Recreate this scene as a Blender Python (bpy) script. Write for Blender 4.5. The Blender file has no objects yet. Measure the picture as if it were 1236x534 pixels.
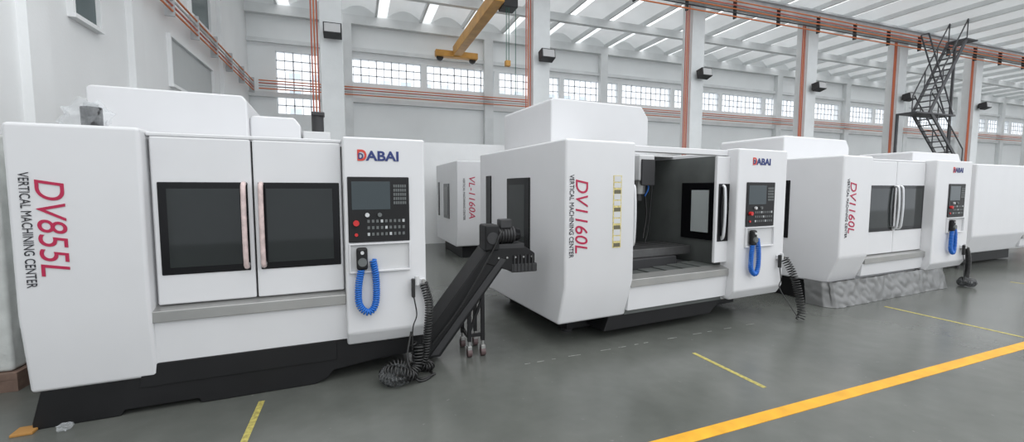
import bpy, math, random
from mathutils import Vector, Matrix, noise
random.seed(4)
S=bpy.context.scene
COL=S.collection
# ------------------------------------------------------------------ materials
MATS={}
def mat(name,col,rough=0.5,metal=0.0,bump=0.0,bscale=40,var=0.0,vscale=3.0,emit=None,es=0,spec=0.5,coat=0,alpha=1,trans=0):
    if name in MATS: return MATS[name]
    m=bpy.data.materials.new(name); m.use_nodes=True
    nt=m.node_tree; b=nt.nodes['Principled BSDF']
    b.inputs['Base Color'].default_value=(*col,1)
    b.inputs['Roughness'].default_value=rough
    b.inputs['Metallic'].default_value=metal
    b.inputs['Specular IOR Level'].default_value=spec
    b.inputs['Coat Weight'].default_value=coat
    b.inputs['Alpha'].default_value=alpha
    b.inputs['Transmission Weight'].default_value=trans
    tc=nt.nodes.new('ShaderNodeTexCoord')
    n=nt.nodes.new('ShaderNodeTexNoise'); n.inputs['Scale'].default_value=vscale; n.inputs['Detail'].default_value=5
    nt.links.new(tc.outputs['Object'],n.inputs['Vector'])
    v=max(var,0.02)
    r=nt.nodes.new('ShaderNodeMapRange'); r.inputs['From Min'].default_value=.3; r.inputs['From Max'].default_value=.7
    r.inputs['To Min'].default_value=1-v; r.inputs['To Max'].default_value=1+v*.4
    nt.links.new(n.outputs['Fac'],r.inputs['Value'])
    mx=nt.nodes.new('ShaderNodeVectorMath'); mx.operation='SCALE'; mx.inputs[0].default_value=col
    nt.links.new(r.outputs[0],mx.inputs['Scale'])
    nt.links.new(mx.outputs[0],b.inputs['Base Color'])
    if emit:
        b.inputs['Emission Color'].default_value=(*emit,1); b.inputs['Emission Strength'].default_value=es
    if bump>0:
        n2=nt.nodes.new('ShaderNodeTexNoise'); n2.inputs['Scale'].default_value=bscale; n2.inputs['Detail'].default_value=4
        nt.links.new(tc.outputs['Object'],n2.inputs['Vector'])
        bp=nt.nodes.new('ShaderNodeBump'); bp.inputs['Strength'].default_value=bump; bp.inputs['Distance'].default_value=.02
        nt.links.new(n2.outputs['Fac'],bp.inputs['Height']); nt.links.new(bp.outputs[0],b.inputs['Normal'])
    MATS[name]=m; return m
WHITE=mat('white_powder_coat',(.665,.668,.68),.36,bump=.03,bscale=300)
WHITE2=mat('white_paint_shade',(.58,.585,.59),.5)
BLACK=mat('black_paint',(.009,.009,.010),.5,var=.3,spec=.35)
BLACKG=mat('black_gloss',(.005,.005,.006),.15,spec=.22)
GLASS=mat('dark_window_glass',(.017,.021,.021),.05,spec=.36,var=.2,vscale=1.2)
STEEL=mat('brushed_steel',(.40,.40,.39),.35,metal=.7,var=.1)
SATIN=mat('satin_handle',(.62,.63,.64),.3,metal=.4)
DSTEEL=mat('interior_steel',(.13,.14,.135),.4,metal=.25,var=.2)
TABLE=mat('table_castiron',(.12,.12,.12),.4,metal=.5,var=.2,vscale=8)
RED=mat('red_lettering',(.42,.01,.06),.5)
INK=mat('black_lettering',(.03,.03,.035),.5)
NAVY=mat('navy_logo',(.02,.035,.16),.5)
LRED=mat('logo_red',(.6,.05,.03),.4)
BLUE=mat('blue_plastic_hose',(.01,.13,.5),.35)
RUB=mat('black_rubber',(.012,.012,.012),.4)
WRAP=mat('pink_bubble_wrap',(.68,.54,.52),.3,var=.3,vscale=18)
FOIL=mat('grey_plastic_sheet',(.18,.182,.18),.32,metal=.15,var=.12,vscale=4)
YEL=mat('yellow_floor_paint',(.76,.38,.02),.5,var=.22,vscale=6)
YEL2=mat('worn_yellow_paint',(.46,.40,.11),.6,var=.5,vscale=30)
PALE=mat('worn_white_paint',(.26,.27,.25),.6,var=.5,vscale=20)
LABY=mat('warning_label',(.68,.58,.24),.5,var=.4,vscale=60)
ORANGE=mat('orange_conduit',(.62,.17,.05),.5)
COPPER=mat('red_conduit',(.52,.13,.08),.5)
CRANE=mat('crane_yellow_paint',(.62,.32,.07),.5,var=.2)
DARKM=mat('dark_machinery',(.03,.03,.032),.5,var=.2)
STAIRM=mat('stair_dark_steel',(.07,.07,.075),.5,var=.2)
SCR=mat('screen_panel',(.02,.03,.034),.15,emit=(.05,.08,.09),es=.12)
KEY=mat('grey_keys',(.12,.13,.13),.5)
EST=mat('emergency_red',(.55,.02,.02),.35)
WALL=mat('wall_white_paint',(.84,.85,.85),.7,bump=.1,bscale=20,var=.06,vscale=.6)
WALLB=mat('wall_far_paint',(.86,.88,.88),.7,var=.06,vscale=.5)
CONC=mat('painted_concrete_column',(.76,.78,.78),.65,bump=.1,bscale=15,var=.10,vscale=1.5)
GIRD=mat('girder_grey',(.50,.52,.53),.6,var=.15)
FRAME=mat('window_frame_white',(.78,.81,.84),.5)
CRATE=mat('crate_wrap',(.62,.64,.62),.35,bump=.5,bscale=9,var=.2,vscale=6)
WOOD=mat('pallet_wood',(.20,.13,.10),.7,var=.3,vscale=12)
BAG=mat('clear_plastic_bag',(.7,.73,.75),.12,alpha=.2,bump=.5,bscale=20)
BAG2=mat('thin_plastic_bag',(.6,.63,.65),.12,alpha=.07,bump=.4,bscale=14)
GREEN=mat('green_strap',(.05,.16,.12),.5)
CASTG=mat('caster_rubber',(.10,.065,.065),.5)
def roof_mat():
    m=bpy.data.materials.new('roof_shell_added_glow'); m.use_nodes=True; nt=m.node_tree; b=nt.nodes['Principled BSDF']; out=nt.nodes['Material Output']
    b.inputs['Roughness'].default_value=.7
    tc=nt.nodes.new('ShaderNodeTexCoord'); n=nt.nodes.new('ShaderNodeTexNoise'); n.inputs['Scale'].default_value=.9; n.inputs['Detail'].default_value=4
    r=nt.nodes.new('ShaderNodeValToRGB'); r.color_ramp.elements[0].color=(.68,.69,.69,1); r.color_ramp.elements[1].color=(.82,.83,.83,1)
    nt.links.new(tc.outputs['Object'],n.inputs[0]); nt.links.new(n.outputs['Fac'],r.inputs[0]); nt.links.new(r.outputs[0],b.inputs['Base Color'])
    t=nt.nodes.new('ShaderNodeBsdfTranslucent'); t.inputs[0].default_value=(.9,.92,.93,1)
    mx=nt.nodes.new('ShaderNodeMixShader'); mx.inputs[0].default_value=.20  # translucency added to the precast shells so the ceiling glows brighter
    nt.links.new(b.outputs[0],mx.inputs[1]); nt.links.new(t.outputs[0],mx.inputs[2]); nt.links.new(mx.outputs[0],out.inputs[0])
    return m
ROOF=roof_mat()

# ------------------------------------------------------------------ helpers
def empty(name,loc=(0,0,0),rot=0):
    e=bpy.data.objects.new(name,None); COL.objects.link(e); e.location=loc; e.rotation_euler=(0,0,rot); e.empty_display_size=.2
    return e
def mesh(name,parent,verts,faces,m,bevel=0,seg=2,smooth=True,recalc=True):
    me=bpy.data.meshes.new(name); me.from_pydata(verts,[],faces); me.update()
    import bmesh
    if recalc:
        bm=bmesh.new(); bm.from_mesh(me); bmesh.ops.recalc_face_normals(bm,faces=bm.faces); bm.to_mesh(me); bm.free()
    o=bpy.data.objects.new(name,me); COL.objects.link(o); me.materials.append(m)
    if parent: o.parent=parent
    if bevel>0:
        b=o.modifiers.new('bevel','BEVEL'); b.width=bevel; b.segments=seg; b.limit_method='ANGLE'; b.angle_limit=math.radians(20); b.harden_normals=True
        for p in me.polygons: p.use_smooth=True
    return o
def box(name,parent,x0,x1,y0,y1,z0,z1,m,bevel=0.0,seg=2):
    v=[(x,y,z) for x in (x0,x1) for y in (y0,y1) for z in (z0,z1)]
    f=[(0,1,3,2),(4,6,7,5),(0,4,5,1),(2,3,7,6),(0,2,6,4),(1,5,7,3)]
    return mesh(name,parent,v,f,m,bevel,seg)
def prism(name,parent,pts,axis,a0,a1,m,bevel=0,seg=2):
    n=len(pts); v=[]
    for a in (a0,a1):
        for p in pts:
            v.append({'x':(a,p[0],p[1]),'y':(p[0],a,p[1]),'z':(p[0],p[1],a)}[axis])
    f=[tuple(range(n)),tuple(range(n,2*n))]+[(i,(i+1)%n,n+(i+1)%n,n+i) for i in range(n)]
    return mesh(name,parent,v,f,m,bevel,seg)
def cyl(name,parent,p0,p1,r,m,n=24,r1=None,bevel=0):
    p0=Vector(p0);p1=Vector(p1); d=(p1-p0).normalized(); r1=r if r1 is None else r1
    a=d.orthogonal().normalized(); b=d.cross(a); v=[]
    for p,rr in ((p0,r),(p1,r1)):
        for i in range(n):
            t=2*math.pi*i/n; v.append(tuple(p+(a*math.cos(t)+b*math.sin(t))*rr))
    f=[tuple(range(n)),tuple(range(n,2*n))]+[(i,(i+1)%n,n+(i+1)%n,n+i) for i in range(n)]
    return mesh(name,parent,v,f,m,bevel)
def bar(name,parent,p0,p1,w,h,m):
    p0=Vector(p0);p1=Vector(p1); d=(p1-p0).normalized(); up=Vector((0,0,1))
    if abs(d.z)>.99: up=Vector((0,1,0))
    s=d.cross(up).normalized(); u=s.cross(d).normalized(); v=[]
    for p in (p0,p1):
        for i,j in ((-1,-1),(1,-1),(1,1),(-1,1)): v.append(tuple(p+s*w/2*i+u*h/2*j))
    f=[(0,1,2,3),(4,5,6,7)]+[(i,(i+1)%4,4+(i+1)%4,4+i) for i in range(4)]
    return mesh(name,parent,v,f,m)
def tube(name,parent,pts,r,m,smooth=True):
    c=bpy.data.curves.new(name,'CURVE'); c.dimensions='3D'; c.bevel_depth=r; c.bevel_resolution=2; c.use_fill_caps=True
    s=c.splines.new('POLY'); s.points.add(len(pts)-1)
    for i,p in enumerate(pts): s.points[i].co=(*p,1)
    c.materials.append(m)
    o=bpy.data.objects.new(name,c); COL.objects.link(o)
    if parent:o.parent=parent
    return o
def cr(pts,n=12):
    P=[Vector(p) for p in pts]; P=[P[0]*2-P[1]]+P+[P[-1]*2-P[-2]]; out=[]
    for i in range(1,len(P)-2):
        for k in range(n):
            t=k/n; a,b,c,d=P[i-1:i+3]
            out.append(.5*((2*b)+(c-a)*t+(2*a-5*b+4*c-d)*t*t+(3*b-a-3*c+d)*t**3))
    out.append(P[-2]); return out
def coil(name,parent,pts,R,turns,r,m):
    path=cr(pts,16); L=[0]
    for i in range(1,len(path)): L.append(L[-1]+(path[i]-path[i-1]).length)
    N=turns*10; out=[]; j=0; ref=Vector((.3,1,.2))
    for k in range(N+1):
        s=L[-1]*k/N
        while j<len(L)-2 and L[j+1]<s: j+=1
        t=(s-L[j])/max(L[j+1]-L[j],1e-6); p=path[j].lerp(path[j+1],t); d=(path[j+1]-path[j]).normalized()
        a=(ref-d*ref.dot(d)).normalized(); b=d.cross(a); ref=a
        th=2*math.pi*turns*k/N
        out.append(p+(a*math.cos(th)+b*math.sin(th))*R)
    return tube(name,parent,out,r,m)
def text(name,parent,s,pos,length,height,m,vertical=False,shear=0,bold=0.0):
    c=bpy.data.curves.new(name,'FONT'); c.body=s; c.size=1; c.extrude=.002; c.shear=shear; c.offset=bold
    c.align_x='CENTER'; c.align_y='CENTER'; c.materials.append(m)
    o=bpy.data.objects.new(name,c); COL.objects.link(o); o.parent=parent
    bpy.context.view_layer.update(); dx,dy=o.dimensions.x,o.dimensions.y
    sx=length/dx; sy=height/dy
    if vertical: R=Matrix(((0,1,0),(0,0,-1),(-1,0,0)))
    else: R=Matrix(((1,0,0),(0,0,-1),(0,1,0)))
    M=Matrix.Translation(pos)@R.to_4x4()@Matrix.Diagonal((sx,sy,1,1))
    o.matrix_basis=M
    return o
def lump(name,parent,c,s,m,amp=.3,sub=3,seed=0):
    import bmesh
    bm=bmesh.new(); bmesh.ops.create_icosphere(bm,subdivisions=sub,radius=1)
    for v in bm.verts:
        k=1+amp*noise.noise(v.co*2.2+Vector((seed,seed,0)))+amp*.4*noise.noise(v.co*6)
        v.co=Vector((v.co.x*s[0]*k+c[0],v.co.y*s[1]*k+c[1],v.co.z*s[2]*k+c[2]))
    me=bpy.data.meshes.new(name); bm.to_mesh(me); bm.free(); me.materials.append(m)
    o=bpy.data.objects.new(name,me); COL.objects.link(o)
    if parent:o.parent=parent
    return o

# ------------------------------------------------------------------ machine
def machine(ox,oy,deg,W,H,D,lp,dx1,zl,zb,fold,op=False,big='',small='',bx=.13,sx=.07,tz=(1.77,1.11),sz=(1.81,1.03),
            disp=None,boxes=(),logo=True,wrap=False,wz=(1.04,1.75),sidewin=True,rec=.15,lzb=None,thick=.15):
    E=empty('machining_center',(ox,oy,0),math.radians(deg))
    lz=zb if lzb is None else lzb
    prism('left_cabinet',E,[(0,fold),(0,H),(D,H),(D,lz),(rec,lz)],'x',0,lp,WHITE,.028,3)
    if sidewin:
        box('side_window',E,-.014,.01,D*.32,D*.585,.93,1.83,BLACKG,.012,3)
        box('side_window_glass',E,-.018,.0,D*.37,D*.56,1.02,1.75,GLASS,.004)
        box('rear_side_window',E,-.012,.01,D*.81,D*.89,.95,1.88,BLACKG,.01)
    box('right_cabinet',E,dx1,W-.01,.12,D,zb,H-.03,WHITE,.02)
    if op:
        box('back_panel',E,lp,dx1,D-.5,D,zb,H-.03,DSTEEL)
        box('interior_floor',E,lp,dx1,.14,D-.5,zb,zb+.25,DSTEEL)
        box('interior_wall_left',E,lp,lp+.01,.16,D-.5,zl,H-.05,DSTEEL)
        box('interior_wall_right',E,dx1-.01,dx1,.16,D-.5,zl,H-.08,DSTEEL)
        box('interior_window_frame',E,dx1-.03,dx1-.01,.2,.80,1.02,1.78,BLACKG,.008)
        box('interior_window',E,dx1-.036,dx1-.03,.34,.62,1.12,1.68,mat('painted_light_pane',(.40,.43,.43),.15))  # opaque pane; light from beyond is painted in as pale grey
        box('work_table',E,lp+.05,dx1-.1,.55,1.15,.82,.93,TABLE,.01)
        for i in range(5): box('table_slot_%d'%i,E,lp+.05,dx1-.1,.6+.11*i,.62+.11*i,.93,.932,BLACK)
        box('table_saddle',E,lp+.3,dx1-.4,.5,1.3,zb+.2,.82,DARKM,.02)
        for i in range(6): box('way_cover_%d'%i,E,lp+.02+.24*i,lp+.25+.24*i,.16,.5,zb+.2,zl-.02+.012*i,DSTEEL,.006)
        for i in range(4): box('back_cover_%d'%i,E,lp+.35+.02*i,lp+1.0-.02*i,D-.52-.012*i,D-.5,zl+.1,1.9-.25*i,TABLE,.005)
        hx=lp+.68
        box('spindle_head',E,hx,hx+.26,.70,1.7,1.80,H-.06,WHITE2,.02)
        box('spindle_cartridge',E,hx+.02,hx+.24,.67,.70,1.74,H-.12,DARKM,.01)
        cyl('spindle_nose',E,(hx+.13,.86,1.81),(hx+.13,.86,1.63),.10,STEEL,r1=.08)
        cyl('spindle_tip',E,(hx+.13,.86,1.63),(hx+.13,.86,1.54),.05,DARKM)
        tube('coolant_nozzle',E,cr([(hx+.22,.8,1.80),(hx+.23,.78,1.70),(hx+.19,.8,1.60)]),.010,BLUE)
        tube('coolant_hose',E,cr([(hx+.26,1.3,2.05),(hx+.46,1.2,1.9),(hx+.50,1.1,1.4),(hx+.36,1.0,1.0)]),.014,RUB)
        tube('wash_hose',E,cr([(hx+.24,.95,2.05),(hx+.4,.9,1.95),(hx+.36,.9,1.2),(hx+.3,.9,.95)]),.010,RUB)
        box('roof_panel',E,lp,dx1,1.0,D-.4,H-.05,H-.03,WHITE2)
        box('door_track',E,lp,dx1,.1,.17,H-.09,H-.02,WHITE,.01)
        box('right_door',E,dx1-.22,dx1+.02,.07,.115,zl+.08,H-.1,WHITE,.012)
        box('right_door_window',E,dx1-.19,dx1-.0,.06,.07,1.04,1.76,BLACKG,.005)
        box('left_door',E,lp-.02,lp+.05,.07,.115,zl+.08,H-.1,WHITE,.012)
        hs=[lp+.02,dx1-.12]
    else:
        box('body_shell',E,lp,dx1,.15,D,zb,H-.07,WHITE,.01)
        mid=(lp+dx1)/2
        g=.012
        for nm,a,b in (('left_door',lp+.02,mid-g/2),('right_door',mid+g/2,dx1-.01)):
            box(nm,E,a,b,.095,.15,zl+.03,H-.05,WHITE,.014,3)
            wa,wb=(a+.035,b-.03) if nm[0]=='l' else (a+.03,b-.02)
            box(nm+'_window_frame',E,wa,wb,.086,.1,wz[0],wz[1],BLACKG,.008)
            box(nm+'_window_glass',E,wa+.055,wb-.055,.083,.088,wz[0]+.055,wz[1]-.05,GLASS,.002)
        box('door_gap',E,mid-g/2,mid+g/2,.13,.151,zl+.03,H-.06,BLACK)
        box('top_rail',E,lp,dx1,.10,.2,H-.05,H-.02,WHITE,.01)
        hs=[mid-.06,mid+.06]
    hm=WRAP if wrap else SATIN
    for i,h in enumerate(hs):
        z0,z1=wz[0]+.03,wz[1]-.01
        tube('door_handle_%d'%(i+1),E,cr([(h,.09,z1),(h,.045,z1-.015),(h,.03,z1-.1),(h,.022,(z0+z1)/2),(h,.03,z0+.1),(h,.045,z0+.015),(h,.09,z0)],6),.019,hm)
        cyl('handle_rosette_%d'%(i+1),E,(h,.05,z0+.02),(h,.095,z0+.02),.022,STEEL)
    prism('steel_ledge',E,[(.16,zl+.035),(.03,zl),(.03,zl-.085),(.16,zl-.085)],'x',lp-.005,dx1,STEEL,.005)
    prism('front_apron',E,[(.055,zl-.08),(.2,zl-.08),(.2,zb+.06),(.075,zb+.06)],'x',lp-.01,dx1+.01,WHITE,.008)
    c0,c1=dx1,W
    prism('control_console',E,[(-.05,.95),(-.05,H-.005),(.14,H-.005),(.14,zb+.02),(.02,zb+.02),(-.05,zb+.14)],'x',c0,c1,WHITE,.02,3)
    dx_a,dx_b,dz_a,dz_b=disp
    y=-.05
    box('control_panel',E,dx_a,dx_b,y-.014,y,dz_a,dz_b,BLACK,.008)
    w=dx_b-dx_a; h=dz_b-dz_a
    box('control_screen',E,dx_a+.06*w,dx_a+.68*w,y-.017,y-.013,dz_a+.50*h,dz_b-.07*h,SCR,.002)
    for i in range(6):
        for j in range(5):
            cx=dx_a+.735*w+i*.037*w; cz=dz_a+.58*h+j*.065*h
            box('key_%d_%d'%(i,j),E,cx,cx+.026*w,y-.018,y-.013,cz,cz+.045*h,KEY)
    for i in range(9):
        for j in range(3):
            cx=dx_a+.3*w+i*.072*w; cz=dz_a+.1*h+j*.1*h
            box('button_%d_%d'%(i,j),E,cx,cx+.038*w,y-.018,y-.013,cz,cz+.045*h,KEY if (i+j)%5 else GIRD)
    cyl('emergency_stop',E,(dx_a+.12*w,y-.05,dz_a+.3*h),(dx_a+.12*w,y-.012,dz_a+.3*h),.024,EST)
    cyl('override_knob',E,(dx_a+.30*w,y-.035,dz_a+.42*h),(dx_a+.30*w,y-.012,dz_a+.42*h),.018,WHITE2)
    cyl('feed_knob',E,(dx_a+.5*w,y-.035,dz_a+.42*h),(dx_a+.5*w,y-.012,dz_a+.42*h),.018,KEY)
    cyl('start_button',E,(dx_a+.12*w,y-.025,dz_a+.12*h),(dx_a+.12*w,y-.012,dz_a+.12*h),.014,EST)
    pz1=dz_a-.02; pz0=dz_a-.25
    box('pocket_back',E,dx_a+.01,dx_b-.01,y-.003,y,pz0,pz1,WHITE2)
    box('pocket_shelf',E,dx_a,dx_b,y-.03,y,pz0-.012,pz0+.004,WHITE,.004)
    box('pocket_top',E,dx_a,dx_b,y-.03,y,pz1,pz1+.012,WHITE,.004)
    box('pocket_side_right',E,dx_b-.012,dx_b,y-.03,y,pz0,pz1,WHITE,.004)
    box('pocket_side_left',E,dx_a,dx_a+.012,y-.03,y,pz0,pz1,WHITE,.004)
    hx=dx_a+.10; hz=pz0+.12
    box('handwheel_pendant',E,hx-.045,hx+.045,y-.075,y-.015,hz-.10,hz+.09,BLACK,.02,3)
    cyl('handwheel_dial',E,(hx,y-.095,hz-.03),(hx,y-.07,hz-.03),.036,KEY)
    cyl('handwheel_knob',E,(hx,y-.09,hz+.05),(hx,y-.07,hz+.05),.014,WHITE2)
    coil('blue_coiled_cable',E,[(hx-.01,y-.05,hz-.1),(hx-.035,y-.055,hz-.25),(hx-.03,y-.055,hz-.40),(hx+.04,y-.06,hz-.47),(hx+.10,y-.055,hz-.40),(hx+.11,y-.05,hz-.2),(hx+.09,y-.04,hz-.02)],.023,46,.0085,BLUE)
    if logo:
        lc=(dx_a+dx_b)/2; lw=.37*min(1,w/.5)
        text('logo_text',E,'ABAI',(lc+lw*.11,y-.003,H-.165),lw*.74,.085,NAVY,bold=.03)
        text('logo_mark',E,'D',(lc-lw*.36,y-.003,H-.163),lw*.2,.095,LRED,bold=.03)
        text('logo_mark_inner',E,'D',(lc-lw*.385,y-.005,H-.168),lw*.11,.05,NAVY,bold=.03)
    if big:
        text('model_lettering',E,big,(bx+.08,-.003,(tz[0]+tz[1])/2),tz[0]-tz[1],.15,RED,True,shear=.2)
        text('type_lettering',E,small,(sx+.02,-.003,(sz[0]+sz[1])/2),sz[0]-sz[1],.052,INK,True)
    for nm,x0,x1,y0,y1,z1,ch in boxes:
        prism(nm,E,[(x0,H-.08),(x0,z1-.03),(x0+.03,z1),(x1-ch,z1),(x1,z1-ch*1.3),(x1,H-.08)],'y',y0,y1,WHITE,.02,3)
    return E

def air_hoses(E,x,y,ztop,zlow,R=.032,fwd=0.0,r=.008,turns=32):
    box('air_gun_bracket',E,x-.09,x+.04,y-.03,y,ztop-.03,ztop+.02,WHITE,.006)
    cyl('air_regulator',E,(x-.04,y-.05,ztop-.03),(x-.04,y-.05,ztop+.05),.022,WHITE2)
    box('air_gun',E,x-.09,x-.06,y-.07,y-.03,ztop-.14,ztop+.03,RUB,.008)
    cyl('air_fitting',E,(x+.02,y-.06,ztop),(x+.02,y-.02,ztop),.016,STEEL)
    coil('black_air_hose',E,[(x+.02,y-.05,ztop-.02),(x+.06,y-.07-.3*fwd,ztop-.2),(x+.05,y-.08-.6*fwd,ztop-.38),(x+.02,y-.08-fwd,zlow+.1),(x-.02,y-.09-fwd,zlow)],R,turns,r,RUB)
    tube('air_line',E,cr([(x-.07,y-.05,ztop-.14),(x-.05,y-.06,ztop-.3),(x-.09,y-.08,ztop-.42),(x-.1,y-.1-fwd,zlow+.05)]),.006,RUB)

# machine 1 (nearest, left)
M1=machine(-2.165,3.80,3.6,2.755,2.14,2.2,.72,2.07,.78,.31,.84,big='DV855L',small='VERTICAL MACHINING CENTER',wrap=True,rec=.07,lzb=.27,
  disp=(2.10,2.61,1.24,1.80),boxes=(('column_cover',.06,1.26,1.0,2.2,2.60,.04),('tool_magazine_cover',1.26,1.72,1.1,2.1,2.43,.06)),sidewin=False)
prism('machine_base',M1,[(-.01,.0),(-.01,.05),(.05,.29),(.5,.29),(.55,.40),(2.0,.42),(2.72,.40),(2.72,.16),(2.3,.14),(1.95,.10),(1.9,.04),(1.8,.0),(.98,.0),(.96,.04),(.5,.04),(.48,0)],'y',.085,2.1,BLACK,.008)
prism('base_step_plate',M1,[(.6,.20),(.63,.37),(1.98,.37),(1.98,.20)],'y',.07,.085,BLACK,.003)
box('leveling_foot_pad',M1,-.10,.02,.02,.14,0,.02,mat('orange_pad',(.4,.2,.05),.6),.005)
cyl('spindle_motor',M1,(1.88,1.2,2.30),(1.88,1.2,2.47),.06,DARKM)
box('motor_mount',M1,1.74,2.0,1.1,1.9,2.05,2.30,WHITE2,.01)
box('motor_fan',M1,1.82,1.95,1.12,1.28,2.47,2.51,DARKM,.01)
cyl('signal_beacon',M1,(.28,.5,2.13),(.28,.5,2.33),.065,DARKM)
cyl('beacon_collar',M1,(.28,.5,2.33),(.28,.5,2.36),.045,GIRD)
lump('beacon_plastic_bag',M1,(.25,.5,2.25),(.14,.12,.13),BAG,.6)
air_hoses(M1,2.70,-.05,.87,.12)
coil('hose_bundle',M1,[(2.66,-.15,.3),(2.62,-.2,.12),(2.5,-.26,.08),(2.38,-.22,.06),(2.36,-.12,.09),(2.46,-.10,.14),(2.56,-.14,.12),(2.58,-.24,.07),(2.46,-.26,.14),(2.38,-.18,.12),(2.46,-.15,.07)],.042,48,.009,RUB)
tube('loose_cable',M1,cr([(2.6,-.1,.42),(2.55,-.18,.2),(2.62,-.25,.03),(2.74,-.2,.012),(2.78,-.08,.012),(2.68,-.02,.012),(2.6,-.12,.014),(2.66,-.22,.02),(2.8,-.16,.02)]),.010,RUB)
coil('floor_hose_loop',M1,[(2.62,-.06,.3),(2.68,-.1,.1),(2.78,-.05,.05),(2.76,.06,.05),(2.66,.04,.05)],.035,18,.008,RUB)
lump('hose_plastic_bag',M1,(2.45,-.2,.085),(.14,.11,.085),BAG2,.3,seed=3)
lump('foot_plastic_bag',M1,(.2,.0,.028),(.045,.035,.028),BAG,.5,seed=5)

# machine 2 (middle, doors open)
M2=machine(1.965,3.86,5.6,3.41,2.2,2.35,.89,2.46,.69,.27,.70,op=True,big='DV1160L',small='VERTICAL MACHINING CENTER',bx=.105,sx=.05,tz=(1.80,1.05),sz=(1.84,1.0),rec=.13,
  disp=(2.62,3.16,1.22,1.78),boxes=(('column_cover',.42,1.98,1.0,2.4,2.82,.12),))
box('warning_label',M2,.59,.70,-.004,.0,1.07,1.84,LABY)
for i in range(12): box('warning_print_%d'%i,M2,.602,.688,-.006,-.004,1.08+i*.063,1.12+i*.063+.01*(i%3),WHITE2 if i%3 else mat('label_ink',(.12,.11,.07),.5))
box('machine_base',M2,.35,3.2,.5,2.25,.06,.42,BLACK,.01)
prism('chip_tray',M2,[(.62,.10),(.72,.34),(2.9,.36),(2.9,.24),(2.45,.22),(2.3,.10)],'y',.16,.7,BLACK,.01)
for i,(a,b) in enumerate(((.45,.65),(1.6,.65),(3.0,.65),(.45,2.1),(3.0,2.1))): cyl('leveling_foot_%d'%i,M2,(a,b,0),(a,b,.08),.07,DARKM)
air_hoses(M2,3.34,-.05,.80,.03,.045,.22,.0065,26)

# machine 3
M3=machine(6.40,4.1,4.6,3.66,2.17,2.3,.72,2.46,.66,.32,.72,big='DV1160L',small='VERTICAL MACHINING CENTER',bx=.16,sx=.1,tz=(1.80,1.07),sz=(1.84,1.0),
  disp=(2.87,3.43,1.22,1.78),boxes=(('column_cover',.2,2.0,1.0,2.2,2.56,.1),))
box('machine_base',M3,.1,3.2,.3,2.25,.0,.4,BLACK,.01)
path=[(-.12,.35),(-.12,.10),(-.02,-.02),(3.1,-.04),(3.2,.3)]
vs=[];fs=[];pts=[]
for a,b in zip(path[:-1],path[1:]):
    n=max(4,int(math.dist(a,b)/.015))
    for k in range(n): pts.append((a[0]+(b[0]-a[0])*k/n,a[1]+(b[1]-a[1])*k/n))
R=18
for i,(x,y) in enumerate(pts):
    for j in range(R+1):
        t=j/R; z=.36*(1-t); n1=noise.noise(Vector((x*2.2,y*2,z*2+1))); n2=abs(noise.noise(Vector((x*5+1.5*z,y*5,z*7)))); n3=noise.noise(Vector((x*12-4*z,y*12,z*12)))
        o=.08*(1-t)+.02*n1-.028*n2+.008*n3
        vs.append((x+(.6*o if x<-.05 else 0),y+o,max(.004,z)))
for i in range(len(pts)-1):
    for j in range(R):
        a=i*(R+1)+j; fs.append((a,a+1,a+R+2,a+R+1))
sk=mesh('plastic_sheet_skirt',M3,vs,fs,FOIL)
for p in sk.data.polygons: p.use_smooth=True
air_hoses(M3,3.5,-.05,.70,.1)
lump('hose_plastic_bag',M3,(3.5,-.15,.09),(.18,.13,.09),BAG2,.3,seed=8)
coil('hose_bundle',M3,[(3.4,-.1,.12),(3.5,-.2,.08),(3.6,-.15,.1),(3.5,-.08,.07),(3.42,-.16,.12)],.06,22,.010,RUB)

# machine 4 (right edge)
M4=machine(11.75,5.0,3,4.9,2.2,2.4,2.35,3.8,.66,.34,.72,disp=(4.1,4.6,1.22,1.78),boxes=(('column_cover',.3,2.6,1.2,2.3,2.55,.3),),big='',sidewin=False)
box('machine_base',M4,.5,3.2,.5,2.25,.03,.4,BLACK,.01)
cyl('leveling_foot',M4,(.3,.3,0),(.3,.3,.36),.04,DARKM)

# machine 5 (behind)
M5=machine(2.24,10.0,1,3.0,2.36,2.5,.75,2.2,.7,.3,.75,big='VL-1160A',small='VERTICAL MACHINING CENTER',bx=.28,sx=.15,tz=(2.0,1.0),sz=(1.95,.95),
  disp=(2.3,2.8,1.22,1.78))
box('machine_base',M5,.2,2.8,.3,2.3,0,.4,BLACK,.01)

# ------------------------------------------------------------------ chip conveyor
C=empty('chip_conveyor',(.64,4.28,0),0)
prism('inclined_trough',C,[(-.12,.05),(.10,.05),(.80,.96),(.76,1.10),(.60,1.10),(-.02,.30),(-.12,.30)],'y',-.17,.2,BLACK,.012)
prism('trough_side_rail',C,[(.00,.08),(.08,.08),(.78,.98),(.72,1.0)],'y',-.19,-.17,DARKM,.004)
prism('discharge_head',C,[(.56,.95),(.64,1.11),(1.00,1.10),(1.10,1.03),(1.10,.86),(.82,.86)],'y',-.18,.21,BLACK,.012)
box('discharge_chute',C,.84,1.12,-.19,.2,.84,.93,DARKM,.01)
for i in range(6): box('chute_rib_%d'%i,C,.86+.04*i,.87+.04*i,-.2,-.185,.85,1.02,DARKM)
cyl('gear_motor',C,(.68,-.12,1.23),(.88,-.12,1.23),.085,DARKM,bevel=.006)
for i in range(6): cyl('motor_fin_%d'%i,C,(.70+.03*i,-.12,1.23),(.708+.03*i,-.12,1.23),.095,BLACK)
cyl('motor_cap',C,(.88,-.12,1.23),(.94,-.12,1.23),.08,BLACKG,r1=.06)
box('gearbox',C,.55,.70,-.22,.02,1.08,1.34,BLACK,.02)
cyl('gearbox_cover',C,(.625,-.235,1.21),(.625,-.22,1.21),.06,DARKM)
box('terminal_box',C,.72,.84,-.19,-.06,1.30,1.39,DARKM,.01)
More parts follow.
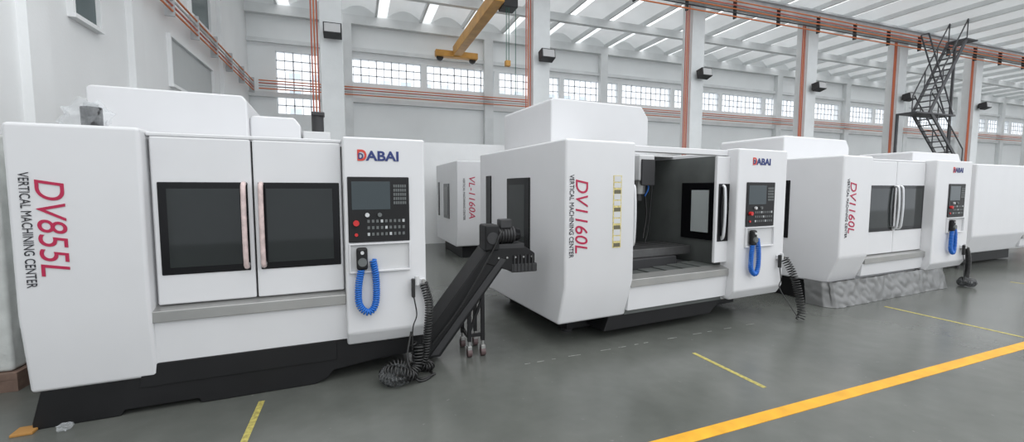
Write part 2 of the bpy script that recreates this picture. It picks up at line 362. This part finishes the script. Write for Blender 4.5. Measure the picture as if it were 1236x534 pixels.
box('motor_mount_plate',C,.56,.98,-.18,.02,1.09,1.14,DARKM,.005)
tube('motor_cable',C,cr([(.78,-.15,1.3),(.7,-.24,1.25),(.6,-.24,1.05),(.3,-.21,.55),(.02,-.2,.2)]),.008,RUB)
for i in range(5): cyl('cover_bolt_%d'%i,C,(.7+.09*i,-.19,1.0),(.7+.09*i,-.176,1.0),.01,STEEL,10)
for k,(lx,ly) in enumerate(((.40,-.14),(.54,-.14),(.40,.16),(.54,.16))):
    bar('leg_%d'%k,C,(lx,ly,.16),(lx,ly,.60+ (lx-.4)*1.3),.035,.035,BLACK)
    cyl('caster_stem_%d'%k,C,(lx,ly,.10),(lx,ly,.17),.014,STEEL,12)
    box('caster_fork_%d'%k,C,lx-.022,lx+.022,ly-.03,ly+.03,.045,.115,STEEL,.005)
    cyl('caster_wheel_%d'%k,C,(lx-.025,ly,.045),(lx+.025,ly,.045),.045,CASTG,20,bevel=.006)
bar('leg_brace_front',C,(.38,-.14,.22),(.56,-.14,.22),.03,.03,BLACK)
bar('leg_brace_side',C,(.40,-.14,.2),(.40,.16,.2),.03,.03,BLACK)
bar('leg_brace_diagonal',C,(.40,-.14,.25),(.54,-.14,.6),.025,.025,BLACK)

# ------------------------------------------------------------------ crate at left
K=empty('wrapped_crate',(-3.55,4.75,0))
box('crate_body',K,0,.80,0,1.1,.16,2.15,CRATE,.03)
box('crate_side_panel',K,.80,.82,.1,1.0,.5,1.6,WHITE,.005)
box('pallet_deck',K,-.0,.84,-.04,1.1,.10,.16,WOOD,.004)
for i in range(3): box('pallet_skid_%d'%i,K,-.0+.36*i,.12+.36*i,-.04,1.1,0,.10,WOOD)
tube('crate_cable',K,cr([(.84,.1,1.9),(.85,.12,1.3),(.85,.2,.7),(.84,.35,.2)]),.012,GREEN)

# ------------------------------------------------------------------ floor
def floor_mat():
    m=bpy.data.materials.new('polished_concrete_floor'); m.use_nodes=True; nt=m.node_tree; b=nt.nodes['Principled BSDF']
    tc=nt.nodes.new('ShaderNodeTexCoord')
    n1=nt.nodes.new('ShaderNodeTexNoise'); n1.inputs['Scale'].default_value=.6; n1.inputs['Detail'].default_value=9; n1.inputs['Roughness'].default_value=.62
    n2=nt.nodes.new('ShaderNodeTexNoise'); n2.inputs['Scale'].default_value=5; n2.inputs['Detail'].default_value=6
    nt.links.new(tc.outputs['Object'],n1.inputs[0]); nt.links.new(tc.outputs['Object'],n2.inputs[0])
    r1=nt.nodes.new('ShaderNodeValToRGB'); r1.color_ramp.elements[0].position=.3; r1.color_ramp.elements[1].position=.72
    r1.color_ramp.elements[0].color=(.088,.094,.086,1); r1.color_ramp.elements[1].color=(.135,.141,.129,1)
    mx=nt.nodes.new('ShaderNodeMix'); mx.data_type='RGBA'; mx.blend_type='OVERLAY'; mx.inputs[0].default_value=.18
    nt.links.new(n1.outputs['Fac'],r1.inputs[0]); nt.links.new(r1.outputs[0],mx.inputs[6]); nt.links.new(n2.outputs['Fac'],mx.inputs[7])
    n3=nt.nodes.new('ShaderNodeTexNoise'); n3.inputs['Scale'].default_value=16; n3.inputs['Detail'].default_value=3
    nt.links.new(tc.outputs['Object'],n3.inputs[0])
    r3=nt.nodes.new('ShaderNodeMapRange'); r3.inputs[1].default_value=.70; r3.inputs[2].default_value=.75; r3.inputs[4].default_value=.3
    nt.links.new(n3.outputs['Fac'],r3.inputs[0])
    m2=nt.nodes.new('ShaderNodeMix'); m2.data_type='RGBA'; nt.links.new(r3.outputs[0],m2.inputs[0]); nt.links.new(mx.outputs[2],m2.inputs[6]); m2.inputs[7].default_value=(.27,.28,.26,1)
    nt.links.new(m2.outputs[2],b.inputs['Base Color'])
    rr=nt.nodes.new('ShaderNodeMapRange'); rr.inputs[3].default_value=.22; rr.inputs[4].default_value=.28; nt.links.new(n1.outputs['Fac'],rr.inputs[0]); nt.links.new(rr.outputs[0],b.inputs['Roughness'])
    return m
box('floor',None,-12,62,-8,20,-.2,0,floor_mat())
fl=box('floor_marking_line',None,-3,56,-.055,.055,0,.003,YEL); fl.location=(1.976,2.245,0); fl.rotation_euler=(0,0,math.atan2(.153,4.784))
for x,a,b in ((-.75,2.6,3.82),(3.25,2.62,3.45),(7.15,2.5,3.92),(11.2,2.7,4.2)):
    box('floor_marking_bay_line',None,x-.022,x+.022,a,b,0,.002,YEL2)
dl=empty('floor_scuff_line')
xx=1.5
while xx<4.6:
    l=random.uniform(.03,.15); box('dash',dl,xx,xx+l,3.84+.06*(xx-2.5)-.005,3.84+.06*(xx-2.5)+.005,0,.0015,PALE); xx+=l+random.uniform(.05,.3)

# ------------------------------------------------------------------ building
FW=19.0
Z0,Z1=6.02,6.98; ZT=8.35
wb=empty('wall_back')
box('wall_below_windows',wb,-3.7,60,FW,FW+.3,0,4.6,WALLB)
box('wall_band',wb,-1.27,60,FW,FW+.3,4.6,Z0,WALLB)
box('wall_band_corner',wb,-3.7,-2.76,FW,FW+.3,4.6,Z1,WALLB)
box('wall_above_windows',wb,-3.7,60,FW,FW+.3,Z1,9.6,WALLB)
per=3.27; xs=[-.27+per*i for i in range(19)]
box('pier_start',wb,-1.27,-.27,FW,FW+.3,Z0,Z1,WALLB)
wi=1
def window(x0,x1,z0,z1,nx,nz):
    global wi
    w=empty('window_%d'%wi,(x0,FW+.08,z0)); wi+=1
    W_,H_=x1-x0,z1-z0
    for i in range(nx+1):
        t=.05 if i%2==0 else .025
        x=W_*i/nx; box('mullion_%d'%i,w,max(0,x-t/2),min(W_,x+t/2),0,.05,0,H_,FRAME)
    for j in range(nz+1):
        z=H_*j/nz; box('transom_%d'%j,w,0,W_,.0,.05,max(0,z-.02),min(H_,z+.02),FRAME)
window(-2.76,-1.27,4.6,Z1,5,7)
for i,x in enumerate(xs):
    if x+3.02>60: break
    window(x,x+3.02,Z0,Z1,10,3)
    box('pier_%d'%i,wb,x+3.02,x+per,FW,FW+.3,Z0,Z1,WALLB)
box('trim_1',None,-3.7,60,FW-.25,FW,ZT-.1,ZT+.25,CONC)
box('trim_2',None,-3.7,60,FW-.12,FW,Z1+.25,Z1+.4,CONC)
box('trim_3',None,-3.7,60,FW-.15,FW,5.2,5.38,CONC)
for i in range(10):
    x=-.5+5.9*i+.3
    box('wall_pilaster',None,x-.2,x+.2,FW-.25,FW,0,ZT-.1,CONC)
cd=empty('conduit_run')
for j in range(4): tube('conduit_%d'%j,cd,[(-3.3,FW-.35,5.45+.1*j),(60,FW-.35,5.45+.1*j)],.022,[ORANGE,GIRD,COPPER,ORANGE][j])
wl=empty('wall_left')
box('wall_panel',wl,-4.0,-3.7,-8,FW+.3,0,9.6,WALL)
for i,y in enumerate((6.9,9.6,15.2)): box('wall_pier_%d'%i,wl,-3.7,-3.6,y,y+.4,0,9.6,WALL)
def lwin(y0,y1,z0,z1,m,n):
    w=empty('window_%d'%n,(-3.7,y0,z0))
    box('pane',w,.0,.02,0,y1-y0,0,z1-z0,m); box('frame_top',w,0,.08,-.05,y1-y0+.05,z1-z0,z1-z0+.06,WALL); box('frame_sill',w,0,.1,-.05,y1-y0+.05,-.06,0,WALL)
    box('frame_near',w,0,.08,-.05,0,0,z1-z0,WALL); box('frame_far',w,0,.08,y1-y0,y1-y0+.05,0,z1-z0,WALL)
lwin(7.95,8.6,4.15,5.6,mat('dark_pane',(.08,.11,.115),.2),40)
lwin(12.8,14.3,5.95,7.6,mat('dark_pane',(.08,.11,.115),.2),41)
lwin(11.4,14.3,3.95,4.95,mat('grey_recess',(.50,.52,.52),.6),42)
cl=empty('conduit_run')
for j in range(4): tube('conduit_%d'%j,cl,[(-3.45,6,5.35+.11*j),(-3.45,FW-.4,5.35+.11*j)],.022,[ORANGE,COPPER,GIRD,ORANGE][j])
for j in range(8): box('bracket_%d'%j,cl,-3.595,-3.42,8+1.5*j,8.05+1.5*j,5.25,5.8,GIRD)
box('wall_partition',None,-3.7,12,13.3,13.42,0,3.1,WALL)
box('wall_right',None,60,60.3,-8,FW+.3,0,9.6,WALL)
YN=6.5
vs=[];fs=[]
def shell(x0,x1):
    n=10; base=len(vs)
    for i in range(n+1):
        t=i/n; x=x0+(x1-x0)*t; z=8.75+.32*math.sin(math.pi*t)
        for y in (YN,FW+.3): vs.append((x,y,z))
    for i in range(n):
        a=base+2*i; fs.append((a,a+1,a+3,a+2))
x=1.2-1.8*3
while x<60:
    shell(x+.2,x+1.6); x+=1.8
ce=mesh('ceiling',None,vs,fs,ROOF,recalc=False)
for p in ce.data.polygons: p.use_smooth=True
rb=empty('roof_beam')
for i,x in enumerate([1.2-1.8*3+1.8*k for k in range(34)]):
    box('rib_%d'%i,rb,x-.28,x-.20,YN,FW,8.62,8.8,CONC)
box('roof_cross_beam',None,-3.7,60,15.8,16.0,8.3,8.6,CONC)

cx=[-.5,5.5,11.55,17.3,23.0,28.9,34.8,40.7,46.6,52.5]
for i,x in enumerate(cx):
    c=empty('concrete_column',(x,12.7,0))
    box('shaft',c,-.28,.28,-.2,.3,0,8.6,CONC,.02)
    for j in range(3): tube('riser_%d'%j,c,[(-.34-.07*j,-.1,0),(-.34-.07*j,-.1,8.3)],.018,[COPPER,ORANGE,COPPER][j])
    f=empty('floodlight',(x+.05,12.33,5.75))
    box('bracket',f,-.03,.03,.02,.16,-.1,.1,DARKM)
    h=prism('housing',f,[(-.22,.15),(-.26,-.12),(.0,-.2),(.06,.1)],'x',-.22,.22,DARKM,.01)
    mesh('lens',f,[(-.19,-.235,.12),(.19,-.235,.12),(.19,-.268,-.1),(-.19,-.268,-.1)],[(0,1,2,3)],mat('lamp_lens',(.5,.5,.5),.2))
g=empty('crane_runway_girder')
box('web',g,-3.7,60,12.25,12.33,8.2,8.5,GIRD); box('flange_bottom',g,-3.7,60,12.12,12.46,8.12,8.2,GIRD); box('flange_top',g,-3.7,60,12.12,12.46,8.5,8.57,GIRD)
for j in range(5): tube('power_rail_%d'%j,g,[(-3.6,12.0,7.72+.13*j),(60,12.0,7.72+.13*j)],.024,[ORANGE,DARKM,ORANGE,COPPER,ORANGE][j])
for j in range(30): box('rail_hanger_%d'%j,g,-2+2.1*j,-1.95+2.1*j,12.02,12.14,7.68,8.3,DARKM)

o=empty('overhead_crane',(4.15,0,0))
box('bridge_girder',o,-.17,.17,12.55,18.3,7.25,7.65,CRANE,.02)
box('end_truck',o,-.9,.9,18.2,18.5,7.2,7.45,CRANE,.02)
cyl('truck_wheel_left',o,(-.7,18.35,7.18),(-.7,18.45,7.18),.14,DARKM); cyl('truck_wheel_right',o,(.7,18.35,7.18),(.7,18.45,7.18),.14,DARKM)
box('hoist_trolley',o,.17,.65,12.7,13.2,7.2,7.6,DARKM,.03)
for j,(xx,zz) in enumerate(((.3,5.6),(.38,5.6),(.6,4.6))): tube('hoist_rope_%d'%j,o,[(xx,12.8,7.25),(xx,12.8,zz)],.012,GREEN)
box('hook_block',o,.26,.42,12.72,12.88,5.45,5.62,CRANE,.02)

s=empty('steel_staircase',(21.6,11.3,0))
def flight(p0,p1,n):
    for yy in (-.3,.3):
        bar('stringer',s,(p0[0],yy,p0[1]),(p1[0],yy,p1[1]),.05,.13,STAIRM)
        bar('handrail',s,(p0[0],yy,p0[1]+.8),(p1[0],yy,p1[1]+.8),.035,.035,STAIRM)
        for k in range(0,n+1,4):
            t=k/n; xx=p0[0]+(p1[0]-p0[0])*t; zz=p0[1]+(p1[1]-p0[1])*t; bar('post',s,(xx,yy,zz),(xx,yy,zz+.8),.03,.03,STAIRM)
    for k in range(n+1):
        t=k/n; xx=p0[0]+(p1[0]-p0[0])*t; zz=p0[1]+(p1[1]-p0[1])*t
        box('tread_%d'%k,s,xx-.08,xx+.08,-.3,.3,zz-.015,zz+.015,STAIRM)
flight((3.0,2.6),(.6,4.8),10); flight((.5,4.8),(2.7,8.0),12)
box('landing',s,-.4,2.2,-.35,.35,4.74,4.8,STAIRM); box('landing_far',s,2.6,3.4,-.35,.35,7.95,8.0,STAIRM)
box('landing_low',s,2.9,3.5,-.35,.35,2.5,2.6,STAIRM)
for yy in (-.3,-.05): bar('ladder_rail',s,(2.1,yy,4.8),(.1,yy,7.9),.04,.04,STAIRM)
for k in range(12):
    t=k/11; xx=2.1-2.0*t; zz=4.8+3.1*t; bar('ladder_rung',s,(xx,-.3,zz),(xx,-.05,zz),.03,.03,STAIRM)
for xx in (-.35,3.3): bar('stair_post',s,(xx,.35,0),(xx,.35,4.8 if xx<1 else 8.0),.08,.08,STAIRM)

def facade():
    m=bpy.data.materials.new('apartment_facade'); m.use_nodes=True; nt=m.node_tree; b=nt.nodes['Principled BSDF']
    tc=nt.nodes.new('ShaderNodeTexCoord'); mp=nt.nodes.new('ShaderNodeMapping'); mp.inputs['Rotation'].default_value=(math.radians(90),0,0)
    br=nt.nodes.new('ShaderNodeTexBrick'); br.offset=0; br.inputs['Scale'].default_value=1; br.inputs['Brick Width'].default_value=2.0; br.inputs['Row Height'].default_value=1.6; br.inputs['Mortar Size'].default_value=.5; br.inputs['Mortar Smooth'].default_value=0
    br.inputs['Color1'].default_value=(.50,.57,.63,1); br.inputs['Color2'].default_value=(.66,.71,.75,1); br.inputs['Mortar'].default_value=(.93,.93,.93,1)
    nt.links.new(tc.outputs['Object'],mp.inputs[0]); nt.links.new(mp.outputs[0],br.inputs[0]); nt.links.new(br.outputs[0],b.inputs['Base Color'])
    return m
box('apartment_building',None,-30,26,45,55,-.2,12.5,facade())
box('apartment_building',None,34,110,48,58,-.2,12,facade())

w=bpy.data.worlds.new('sky'); S.world=w; w.use_nodes=True; nt=w.node_tree; bg=nt.nodes['Background']
tc=nt.nodes.new('ShaderNodeTexCoord'); sp=nt.nodes.new('ShaderNodeSeparateXYZ'); rp=nt.nodes.new('ShaderNodeValToRGB')
nt.links.new(tc.outputs['Generated'],sp.inputs[0]); nt.links.new(sp.outputs['Z'],rp.inputs[0]); nt.links.new(rp.outputs[0],bg.inputs[0])
rp.color_ramp.elements[0].color=(.505,.535,.57,1); rp.color_ramp.elements[1].color=(.98,.99,1,1); rp.color_ramp.elements[1].position=.72
bg.inputs[1].default_value=2.3
cam=bpy.data.cameras.new('camera'); co=bpy.data.objects.new('camera',cam); COL.objects.link(co)
cam.sensor_width=36; cam.lens=520*36/1236; co.location=(0,0,1.7); co.rotation_euler=(math.radians(90-4.3),0,math.radians(-19.9)); cam.clip_end=300
S.camera=co
S.view_settings.view_transform='Standard'
